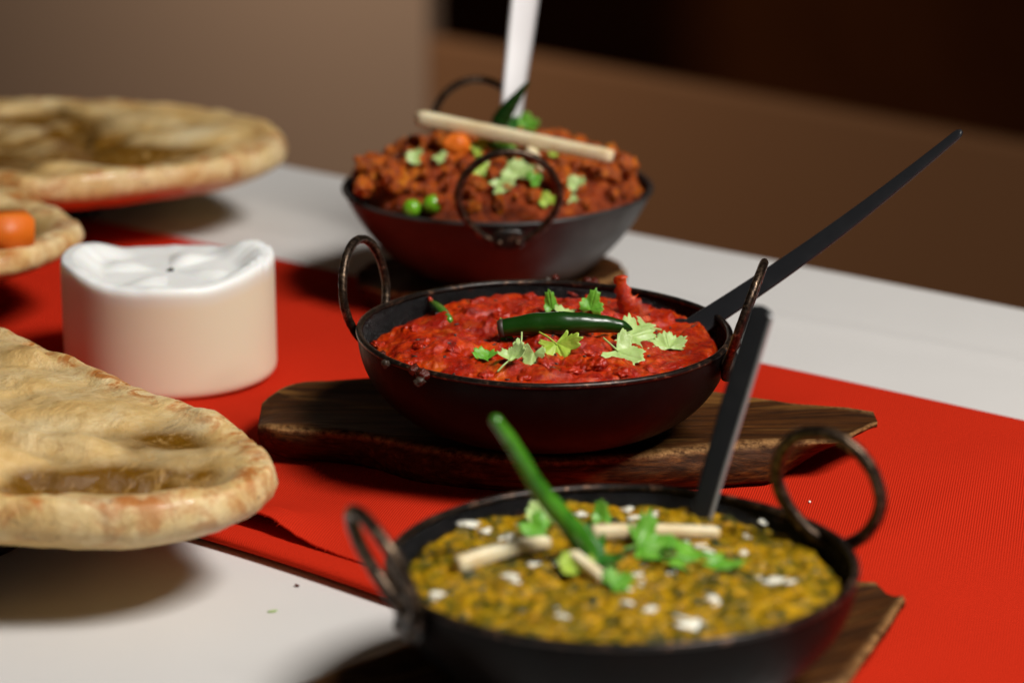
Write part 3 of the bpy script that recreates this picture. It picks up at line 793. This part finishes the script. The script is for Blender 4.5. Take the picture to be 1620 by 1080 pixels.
for args in [
    ('small green coriander leaf lowest at the left of the red curry', (772, 566), .0050, 3, 1, .5, leaf_mid, (20, 10, 60), 1.0, .35, None),
    ('curled green leaf with a dark fold, second from the left on the red curry', (806, 568), .0060, 3, 2, .9, leaf_pale, (30, -20, -60), .8, .3, (.007, .2)),
    ('narrow green leaf under the dark cut end of the chilli', (800, 530), .0055, 3, 3, .2, leaf_mid, (60, 20, 20), .55, .35, (.008, -.5)),
    ('pale oblong coriander leaf standing on edge below the middle of the chilli', (845, 556), .0085, 3, 4, .1, leaf_pale, (62, 0, 172), .55, .25, None),
    ('thin pale sprig leaf just left of the oblong leaf below the chilli', (824, 545), .0055, 3, 5, .3, leaf_pale, (45, 20, 150), .6, .4, (.006, .5)),
    ('yellow-green lobed coriander leaf hanging below the chilli', (880, 540), .0085, 5, 6, .3, leaf_yel, (42, -8, 200), 1.1, .5, (.008, .6)),
    ('upright green leaf behind the chilli towards its left half', (873, 488), .0062, 3, 7, .1, leaf_mid, (78, 0, 10), .5, .3, None),
    ('pale leaf lying behind the chilli next to the upright leaf', (888, 496), .0060, 3, 8, .2, leaf_pale, (20, 10, -70), .9, .4, None),
    ('dark green leaf standing behind the right half of the chilli', (934, 488), .0066, 4, 9, .1, leaf_mid, (72, 0, -15), .75, .5, None),
    ('broad pale fan-shaped leaf beyond the tip of the chilli', (998, 530), .0080, 5, 10, .15, leaf_pale, (24, 12, -62), 1.2, .3, (.010, .1)),
    ('pale three-lobed leaf with a pointed lobe, right of centre below the chilli', (975, 552), .0088, 3, 11, .25, leaf_pale, (30, 5, -120), 1.15, .62, (.008, -.4)),
    ('round pale coriander leaf lying alone near the right rim of the middle bowl', (1058, 549), .0062, 5, 12, .2, leaf_pale, (32, 5, 12), 1.2, .22, None),
    ('thin curled pale sliver of leaf between the chilli tip and the spoon', (1028, 517), .0052, 3, 13, .6, leaf_pale, (25, 30, 80), .5, .3, (.006, .6)),
    ('small dark green leaf tucked under the middle of the chilli', (893, 528), .0042, 3, 14, .3, leaf_dark, (50, 0, 30), .9, .5, None),
    ]:
    lab, (u, v), sz, lob, sd, cu, mt, rt, wd, dp, stm = args
    q = hit(T2, u, v+2, 0, .0022+.30*sz)
    place_leaf(lab, q, sz, lob, sd, cu, mt, rt, G2, wd, dp, stm)
# a sliver of chilli at the left back of the red curry
p0, p1 = on2(683, 484, .001), on2(712, 507, .001)
ch = thing('chilli_piece', 'short sliver of green chilli at the left back of the red curry', 'chilli', tuple(p0))
tube('flesh', spline([Vector((0, 0, .0015)), (p1-p0)*.5+Vector((0, 0, .001)), (p1-p0)], 14), [.0014+.0012*math.sin(PI*i/13) for i in range(14)], chilli_light, ch, 10)
tube('red_tip', [Vector((-.0012, 0, .0042)), Vector((-.0006, 0, .003)), Vector((0, 0, .0015))], [.0006, .0011, .0013], tomato_m, ch, 8)

def chilli(label, pts, rad, mat, cap_mat=None, cap_at=0, prof=None, sx=.92):
    pts = spline(pts, 60); root = thing('green_chilli', label, 'chilli', tuple(pts[0]), 0, 'green chillies laid on the dishes')
    loc = [p-pts[0] for p in pts]
    R = []
    for i in range(60):
        t = i/59
        R.append(rad*prof(t)*(1+.03*math.sin(i*.7)))
    tube('pod', loc, R, mat, root, 22, sx=sx, jitter=.012)
    if cap_mat:
        d = (loc[0]-loc[3]).normalized()
        tube('cut_end', [loc[0]-d*.0012, loc[0]+d*.0004, loc[0]+d*.0012], [R[2]*1.03, R[1]*1.03, R[0]*.9], cap_mat, root, 20)
    return root
base_prof = lambda t: (.72+.28*min(1, t/.22))*(1-.66*max(0, (t-.38)/.62))*(1-max(0, (t-.78)/.22)**1.5*.90)
zc = Z2+.0052
chilli('dark glossy green chilli lying across the red curry in the middle bowl', [at(793, 519, zc), at(845, 513, zc+.002), at(900, 511, zc+.0028), at(950, 512, zc+.0020), at(985, 517, zc+.0003), at(1001, 521, zc-.0008)], .0050, chilli_m, stem_dark, 0, base_prof)
pA = on1(938, 880, .002)
tip = aty(778, 657, pA.y-.004)
mid = pA.lerp(tip, .5)+Vector((-.0015, 0, -.0005))
chilli('bright green chilli standing up and leaning left out of the nearest bowl', [pA, pA.lerp(tip, .25)+Vector((-.0006, 0, 0)), mid, pA.lerp(tip, .8), tip], .0042, chilli_light, None, 0, lambda t: (.55+.45*min(1, t/.12))*(1-.5*t)*(1-max(0, (t-.93)/.07)**2*.7), sx=1)
pB = at(785, 205, Z3+.030); tipB = aty(837, 129, pB.y-.002)
chilli('small green chilli pointing up in the farthest bowl against the bright spoon', [pB, pB.lerp(tipB, .3)+Vector((-.0008, 0, .0006)), pB.lerp(tipB, .65)+Vector((-.0006, 0, .0004)), tipB], .0052, chilli_m, None, 0, lambda t: (.6+.4*min(1, t/.2))*(1-t**1.5*.9), sx=.9)

# ------------------------------------------------------------------ ginger sticks
def stick(label, a_, b_, wdt, hgt, bend=0, taper=.8):
    a_, b_ = Vector(a_), Vector(b_); root = thing('ginger_stick', label, 'ginger', tuple(a_), 0, 'pale ginger sticks on the dishes'); wdt *= 1.2; hgt *= 1.2
    d = b_-a_; side = d.cross(Vector((0, 0, 1))).normalized(); up = side.cross(d).normalized()
    n = 30; P = []
    for i in range(n):
        t = i/(n-1); c = d*t+up*(bend*math.sin(PI*t)); k = 1-(1-taper)*t; e = 1 if 0 < i < n-1 else .82
        ring = []
        for j in range(16):
            q = 2*PI*j/16; cx = math.copysign(abs(math.cos(q))**.5, math.cos(q)); cy = math.copysign(abs(math.sin(q))**.5, math.sin(q))
            ring.append(c+side*(cx*wdt*k*e*(1+.05*random.uniform(-1, 1)))+up*(cy*hgt*k*e*(1+.05*random.uniform(-1, 1))))
        P.append(ring)
    P.insert(0, [Vector((0, 0, 0))]*16); P.append([d]*16)
    grid_mesh('flesh', np.array([[list(v) for v in r] for r in P]), False, True, ginger, root)
    return root
za = Z3+.034
stick('long ginger stick balanced across the top of the farthest bowl', at(660, 186, za+.004), at(969, 248, za-.008), .0030, .0033, 0, .85)
stick('short ginger stick behind the front ring handle of the farthest bowl', at(838, 238, Z3+.026), at(858, 270, Z3+.019), .0022, .0022, 0, .9)
stick('ginger stick lying left of the standing chilli in the nearest bowl', on1(722, 897, .0018), on1(868, 856, .0028), .0023, .0024, .001, .75)
stick('ginger stick lying right of the standing chilli in the nearest bowl', on1(935, 843, .0042), on1(1137, 842, .0025), .0021, .0021, .0006, .8)
stick('stubby ginger piece pointing at the camera in the centre of the nearest bowl', on1(905, 878, .0045), on1(955, 918, .0020), .0019, .0019, 0, 1.05)

G1 = 'coriander leaves on the nearest curry'
for lab, (u, v), sz, lob, sd, cu, mt, rt, wd, dp, dz in [
    ('round light green slice left of the standing chilli in the nearest bowl', (857, 824), .0056, 3, 41, .5, leaf_pale, (50, 10, 10), 1.0, .15, .003),
    ('green leaf under the round slice left of the standing chilli', (862, 840), .0066, 5, 42, .4, leaf_mid, (20, 0, 80), 1.0, .4, .001),
    ('small upright green leaf right behind the standing chilli', (952, 822), .0050, 3, 43, .2, leaf_mid, (70, 0, 5), .7, .4, .002),
    ('dark coriander leaf at the foot of the standing chilli', (958, 872), .0090, 5, 44, .4, leaf_dark, (20, 10, 120), 1.1, .5, .002),
    ('green coriander leaf right of the foot of the standing chilli', (1010, 862), .0090, 5, 45, .4, leaf_mid, (30, 10, -80), 1.1, .5, .003),
    ('long bright green leaf lying towards the right of the nearest bowl', (1075, 880), .0125, 3, 46, .15, leaf_mid, (18, 12, -100), .7, .35, .003),
    ('thin green leaf tip farthest right on the nearest curry', (1125, 888), .0085, 3, 47, .15, leaf_mid, (12, 0, -95), .45, .3, .001),
    ('yellow-green leaf left of the stubby ginger piece', (917, 900), .0060, 3, 48, .3, leaf_yel, (25, 0, 40), 1.0, .3, .001),
    ('green leaf right of the tip of the stubby ginger piece', (968, 925), .0056, 4, 49, .3, leaf_mid, (25, 0, -60), 1.0, .4, .001)]:
    p = hit(T1, u, v, 0, .0025+.3*sz+dz*.4); place_leaf(lab, p, sz, lob, sd, cu, mt, rt, G1, wd, dp, (.006, .3) if sd in (45, 46) else None)
G3 = 'coriander leaves on the farthest dish'
for lab, (u, v), sz, lob, sd, cu, mt, rt, wd, dp, z in [
    ('pale leaf farthest left on the heaped masala', (662, 250), .0062, 3, 61, .3, leaf_pale, (50, 0, 80), 1, .3, .016),
    ('pale narrow leaf left of the orange vegetable', (692, 253), .0064, 3, 62, .2, leaf_pale, (45, 0, -50), .6, .3, .016),
    ('pale green strip right of the orange vegetable', (750, 237), .0088, 3, 63, .2, leaf_yel, (50, 0, -45), .6, .25, .024),
    ('dark green leaf under the long ginger stick', (768, 218), .0100, 3, 64, .2, leaf_dark, (30, 0, 80), .8, .4, .030),
    ('bright green leaf right of the small chilli at the top of the heap', (832, 203), .0082, 5, 65, .3, leaf_mid, (65, 0, 0), 1.1, .4, .030),
    ('dark green leaf behind the long ginger stick at the foot of the spoon', (812, 207), .0080, 5, 66, .3, leaf_dark, (45, 0, 60), 1.1, .4, .029),
    ('bright green leaf in the upper part of the front ring handle', (808, 246), .0105, 5, 67, .2, leaf_mid, (55, 0, 80), 1.0, .4, .021),
    ('yellow-green leaf in the left upper part of the front ring handle', (772, 264), .0095, 4, 68, .2, leaf_yel, (50, 0, 110), .9, .4, .016),
    ('pale round leaf in the centre of the front ring handle', (820, 280), .0088, 4, 69, .2, leaf_pale, (62, 0, 10), 1.2, .25, .012),
    ('pale narrow leaf low inside the front ring handle', (785, 296), .0095, 3, 70, .2, leaf_pale, (55, 0, -70), .6, .3, .009),
    ('pale leaf right of the front ring handle', (914, 294), .0062, 4, 71, .2, leaf_pale, (55, 0, 40), 1, .3, .010),
    ('small green leaf at the right of the pale round leaf in the ring', (840, 286), .0055, 4, 72, .2, leaf_mid, (55, 0, -60), 1, .3, .011),
    ('small chopped leaf at the top left inside the front ring handle', (790, 238), .0060, 3, 75, .3, leaf_mid, (50, 0, 60), 1, .3, 0),
    ('small bright leaf at the top right inside the front ring handle', (838, 244), .0055, 3, 76, .3, leaf_yel, (50, 0, -40), 1, .3, 0),
    ('tiny leaf left of centre inside the front ring handle', (757, 270), .0055, 3, 77, .3, leaf_yel, (60, 0, 100), .8, .3, 0),
    ('tiny pale leaf just right of the front ring, near the rim', (905, 318), .0040, 3, 78, .3, leaf_pale, (60, 0, 10), 1, .3, 0),
    ('yellow leaf low at the right inside the front ring handle', (868, 322), .0062, 4, 73, .2, leaf_yel, (60, 0, 20), .9, .4, .003),
    ('yellow-green leaf under the right part of the long ginger stick', (882, 240), .0060, 4, 74, .2, leaf_yel, (45, 0, 60), 1, .3, .020)]:
    p = hit(T3, u, v, 0, .002+.35*sz); place_leaf(lab, p, sz, lob, sd, cu, mt, rt, G3, wd, dp)

# ------------------------------------------------------------------ spoons
def spoon(label, path, widths, thick, side, mat, edge_mat=None, bowl_end=True, edge_side=1):
    """path: points from the food to the tip of the handle; widths at those points; side: direction of the flat's width"""
    pts = spline(path, 60); W = [p.x for p in spline([(w_, 0, 0) for w_ in widths], 60)]
    root = thing('spoon', label, 'spoon', tuple(pts[0]), 0, 'spoons standing in the dishes')
    P = []
    for i, p in enumerate(pts):
        t = (pts[min(i+1, 59)]-pts[max(i-1, 0)]).normalized(); s_ = (side-t*side.dot(t)).normalized(); n_ = t.cross(s_)
        u_ = i/59; wd = W[i]
        if u_ > .965: wd *= math.sqrt(max(.02, 1-((u_-.965)/.036)**2))
        ring = []
        for j in range(20):
            q = 2*PI*j/20; cx = math.copysign(abs(math.cos(q))**.55, math.cos(q)); cy = math.copysign(abs(math.sin(q))**.7, math.sin(q))
            ring.append(p-pts[0]+s_*(cx*wd/2)+n_*(cy*thick/2))
        P.append(ring)
    P.insert(0, [Vector((0, 0, 0))]*20); P.append([pts[-1]-pts[0]]*20)
    grid_mesh('handle', np.array([[list(v) for v in r] for r in P]), False, True, mat, root)
    if edge_mat:
        E = []; 
        for i, p in enumerate(pts):
            t = (pts[min(i+1, 59)]-pts[max(i-1, 0)]).normalized(); s_ = (side-t*side.dot(t)).normalized()
            wd = W[i]*(1 if i/59 < .965 else .6); E.append(p-pts[0]+s_*(edge_side*wd/2*.97))
        tube('polished_edge', E[:-2], thick*.56, edge_mat, root, 10)
    # the scoop, sunk in the food
    d = (pts[0]-pts[4]).normalized(); c = d*.014
    bm = bmesh.new(); bmesh.ops.create_uvsphere(bm, u_segments=24, v_segments=14, radius=1)
    s_ = (side-d*side.dot(d)).normalized(); n_ = d.cross(s_)
    for v in bm.verts:
        x, y, z = v.co; z = z*.0012 - .004*(1-x*x-y*y) if True else z
        v.co = c+d*(x*.019)+s_*(y*.012)+n_*z
    me = bpy.data.meshes.new('scoop'); bm.to_mesh(me); bm.free(); link('scoop', me, mat, root)
    return root
# middle bowl: running up to the right
s0 = hit(T2, 1088, 512, -.0035); s3 = aty(1522, 207, s0.y+.004)
spoon('black spoon leaning far out to the right from the red curry', [s0.lerp(s3, k/5)+Vector((0, 0, -.0035*math.sin(PI*k/5))) for k in range(6)], [.0118, .0110, .0098, .0082, .0062, .0042], .0020, (s3-s0).normalized().cross(Vector((-.35, -.62, .70))), steel_dark, None)
# front bowl: wide face to the camera
f0 = on1(1104, 826, -.003); f3 = aty(1207, 484, f0.y+.012)
spoon('black spoon with a rounded end and bright edge standing in the nearest curry', [f0, aty(1128, 745, f0.y+.003), aty(1165, 620, f0.y+.008), f3], [.0078, .0082, .0090, .0088], .0016, Vector((.9, -.35, .1)), steel_dark, steel_edge, edge_side=1)
# back bowl: bright steel
g0 = at(816, 200, Z3+.02); g3 = aty(834, -60, g0.y+.03)
spoon('bright steel spoon standing upright in the farthest bowl', [at(806, 215, Z3+.015), aty(812, 150, g0.y+.004), aty(823, 60, g0.y+.012), aty(835, -40, g0.y+.02), aty(842, -120, g0.y+.026)], [.012, .0135, .0155, .017, .018], .003, Vector((.93, .37, 0)), steel, None)

# ------------------------------------------------------------------ candle
def candle():
    Rr = .0505; c = at(270, 637, .0048); c.y += Rr; c.x = at(270, 590, .0048).x
    root = thing('candle', 'wide cream pillar candle with a melted white top on the red runner', 'candle', tuple(c))
    na = 260
    a = np.linspace(0, 2*PI, na, endpoint=False)
    # the wall: high at both sides, melted lower in front and lowest behind
    side = np.abs(np.cos(a-.04))
    low = .0518-.0022*np.sin(a)
    top = low+(.0580-low)*sstep(.42, .93, side)
    top = top+.0007*fbm(np.cos(a)*4, np.sin(a)*4, a*0, 90, 3)+.0030*sstep(.72, 1, np.cos(a-.1))*fbm(np.cos(a)*24, np.sin(a)*24, a*0, 92, 3)
    rows = []; at_ = []
    def row(r, z, t): rows.append(np.stack([np.cos(a)*r, np.sin(a)*r, z+0*a], -1)); at_.append(np.full(na, t) if np.isscalar(t) else t)
    row(.001, 0, 0); row(Rr-.004, 0, 0); row(Rr-.0015, .0006, 0); row(Rr-.0003, .0025, 0)
    for k in range(1, 25):
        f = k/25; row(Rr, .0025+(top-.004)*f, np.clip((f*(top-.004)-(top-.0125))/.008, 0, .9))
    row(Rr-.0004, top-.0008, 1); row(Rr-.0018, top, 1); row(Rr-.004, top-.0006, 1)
    for k in range(1, 40):
        f = k/40; r = (Rr-.004)*(1-f)
        X = np.cos(a)*r; Y = np.sin(a)*r
        pool = .0492+.0006*fbm(X*50, Y*50, X*0, 95, 3)+.0030*np.clip(np.cos(a*4+1.2), 0, 1)*sstep(.15, .5, f)*(1-sstep(.55, .92, f))
        s_ = sstep(0, .34, f+.04*fbm(np.cos(a)*4, np.sin(a)*4, a*0, 97, 2)); row(r, top*(1-s_)+pool*s_, 1)
    P = np.array(rows)
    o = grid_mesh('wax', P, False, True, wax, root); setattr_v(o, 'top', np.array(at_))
    tube('wick', [Vector((.0, 0, .045)), Vector((0.0004, 0, .048)), Vector((.0012, 0, .0498)), Vector((.0022, -.0005, .0506))], [.0019, .0017, .0015, .0010], wick_m, root, 8)
    return root
candle()

# ------------------------------------------------------------------ naan breads
def naan(label, outline, zbase, thick, seed, dips, rimh=.006, tiltv=(0, 0)):
    pts = spline([(x, y, 0) for x, y in outline], 300, True)
    O = np.array([[p.x, p.y] for p in pts]); c = O.mean(0)
    root = thing('naan_bread', label, 'bread', (c[0], c[1], zbase), 0, 'naan breads along the left side')
    D = O-c; na = len(D)
    D = D*(1+.010*fbm(np.cos(np.linspace(0, 2*PI, na))*7, np.sin(np.linspace(0, 2*PI, na))*7, np.zeros(na), seed, 4))[:, None]
    rows = []; inner = []; rim = []
    nt = 150
    for k in range(nt):
        f = (k+.001)/(nt-1)
        r = f**.85*.985
        X, Y = D[:, 0]*r, D[:, 1]*r
        edge_mm = np.hypot(D[:, 0], D[:, 1])*(1-r)           # distance from the edge
        e = np.exp(-((edge_mm-.008)/.009)**2)
        puff = rimh*.55*e*(.75+.6*fbm(X*60, Y*60, X*0, seed+3, 3))
        ins = sstep(.008, .03, edge_mm)
        d1, d2, idv = worley(X*17+.6*fbm(X*14, Y*14, X*0, seed+4, 2), Y*17, seed)
        blis = (1-np.clip(d1/.8, 0, 1)**2)*idv*sstep(0, .35, d2-d1)
        z = puff+ins*(.0085*blis+.0055*fbm(X*22, Y*22, X*0, seed+7, 3)-.0008)+.0010*fbm(X*90, Y*90, X*0, seed+9, 4)
        for (dx, dy, sx, sy, am) in dips:
            z = z+am*np.exp(-(((X+c[0]-dx)/sx)**2+((Y+c[1]-dy)/sy)**2))
        drop = thick*.28*np.clip(1-edge_mm/.004, 0, 1)**2
        z = z-drop + tiltv[0]*(X)+tiltv[1]*Y
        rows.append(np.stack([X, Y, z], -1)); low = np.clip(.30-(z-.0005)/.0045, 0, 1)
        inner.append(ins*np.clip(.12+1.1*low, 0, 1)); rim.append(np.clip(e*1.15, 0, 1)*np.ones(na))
    nb = 60
    for k in range(nb):
        f = k/(nb-1); r = 1.0-.98*f
        edge_mm = np.hypot(D[:, 0], D[:, 1])*f
        X, Y = D[:, 0]*r, D[:, 1]*r
        z = -thick*(.30+.70*np.clip(edge_mm/.020, 0, 1)**.5)+.0012*fbm(X*60, Y*60, X*0, seed+15, 4)+ tiltv[0]*(X)+tiltv[1]*Y
        rows.append(np.stack([X, Y, z], -1)); inner.append(np.zeros(na)); rim.append(np.full(na, .6*max(0, 1-f*9)+.10))
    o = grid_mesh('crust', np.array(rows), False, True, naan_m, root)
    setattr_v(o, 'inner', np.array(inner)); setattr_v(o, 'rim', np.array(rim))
    return root
def plate(label, x, y, r, h):
    root = thing('plate_stand', label, 'plate', (x, y, .0))
    pr = [(0.001, 0), (r*.55, 0), (r*.56, .003), (r*.5, h*.45), (r*.6, h-.006), (r*.98, h-.005), (r, h-.003), (r*.99, h-.0012), (r*.96, h-.001), (.001, h-.003)]
    a = np.linspace(0, 2*PI, 96, endpoint=False)
    P = np.array([np.stack([np.cos(a)*q, np.sin(a)*q, z+0*a], -1) for q, z in pr]); grid_mesh('dish', P, False, True, slate, root)
ZN = .056
dn = (ZN-.05)/.406
naan('large folded naan nearest the camera at the left, tip beside the middle board', [
    (-.0895, 1.026), (-.0975, 1.052), (-.1084, 1.0776), (-.1321, 1.103), (-.158, 1.130), (-.1956, 1.174), (-.2299, 1.212), (-.27, 1.230), (-.315, 1.19), (-.325, 1.12), (-.30, 1.04),
    (-.25, .995), (-.19, .978), (-.1534, .974), (-.1189, .982), (-.097, 1.003)], .052, .0210, 5,
    [(-.142, 1.014, .028, .012, -.0100), (-.182, 1.016, .014, .014, -.0105), (-.165, 1.045, .012, .012, .004), (-.18, 1.09, .04, .02, .004), (-.125, 1.062, .03, .012, -.003), (-.20, 1.13, .02, .02, .003)], .0065)
plate('black stand under the nearest naan at the left edge', -.25, 1.10, .10, .031)
naan('big pale naan at the far left, highest in the picture', [
    (-.1290, 1.600), (-.1400, 1.635), (-.165, 1.670), (-.1899, 1.688), (-.2604, 1.712), (-.3189, 1.715), (-.38, 1.70), (-.40, 1.64), (-.36, 1.56), (-.2803, 1.500), (-.2468, 1.496), (-.200, 1.515), (-.1619, 1.540), (-.138, 1.567)], .052, .020, 17,
    [(-.215, 1.575, .03, .03, -.007), (-.25, 1.62, .02, .03, -.005), (-.16, 1.62, .02, .03, .005), (-.235, 1.66, .03, .02, .004)], .0065)
plate('black stand under the far naan at the upper left', -.30, 1.64, .10, .029)
naan('small naan with an orange cube on it at the left edge behind the candle', [
    (-.2170, 1.392), (-.222, 1.415), (-.240, 1.445), (-.2752, 1.4889), (-.32, 1.50), (-.37, 1.46), (-.37, 1.39), (-.33, 1.335), (-.28, 1.325), (-.249, 1.333), (-.228, 1.36)], .052, .016, 29, [(-.27, 1.40, .02, .03, -.004)], .0050)
plate('black stand under the small naan behind the candle', -.32, 1.41, .075, .035)
p = at(8, 366, .060)
oc = thing('orange_cube', 'soft orange cube of food on the small naan at the left edge', 'food piece', (p.x, p.y, .050))
bm = bmesh.new(); bmesh.ops.create_cube(bm, size=1); bmesh.ops.scale(bm, vec=(.026, .020, .018), verts=bm.verts)
bmesh.ops.bevel(bm, geom=bm.edges[:], offset=.0016, segments=2, affect='EDGES'); me = bpy.data.meshes.new('flesh'); bm.to_mesh(me); bm.free()
o = link('flesh', me, orange_m, oc); o.location = (0, 0, .010); o.rotation_euler = (0, .05, .35)

# ------------------------------------------------------------------ crumbs on the cloth
for lab, (u, v), sz, m_, sd in [('tiny dark crumb lying by the front edge of the red runner', (470, 925), (.0011, .0007, .0004), crust_m, 901),
                                ('faint green herb crumb on the white cloth in front of the runner', (430, 966), (.0020, .0007, .0003), leaf_pale, 902),
                                ('pale crumb on the red runner inside the right ring handle', (1281, 793), (.0007, .0005, .0004), cream, 903)]:
    p = at(u, v, .0005 if u < 1000 else .0036)
    tag(lump('crumb', m_, None, p, sz, sd, 2, .5, 1.5), lab, 'crumb')
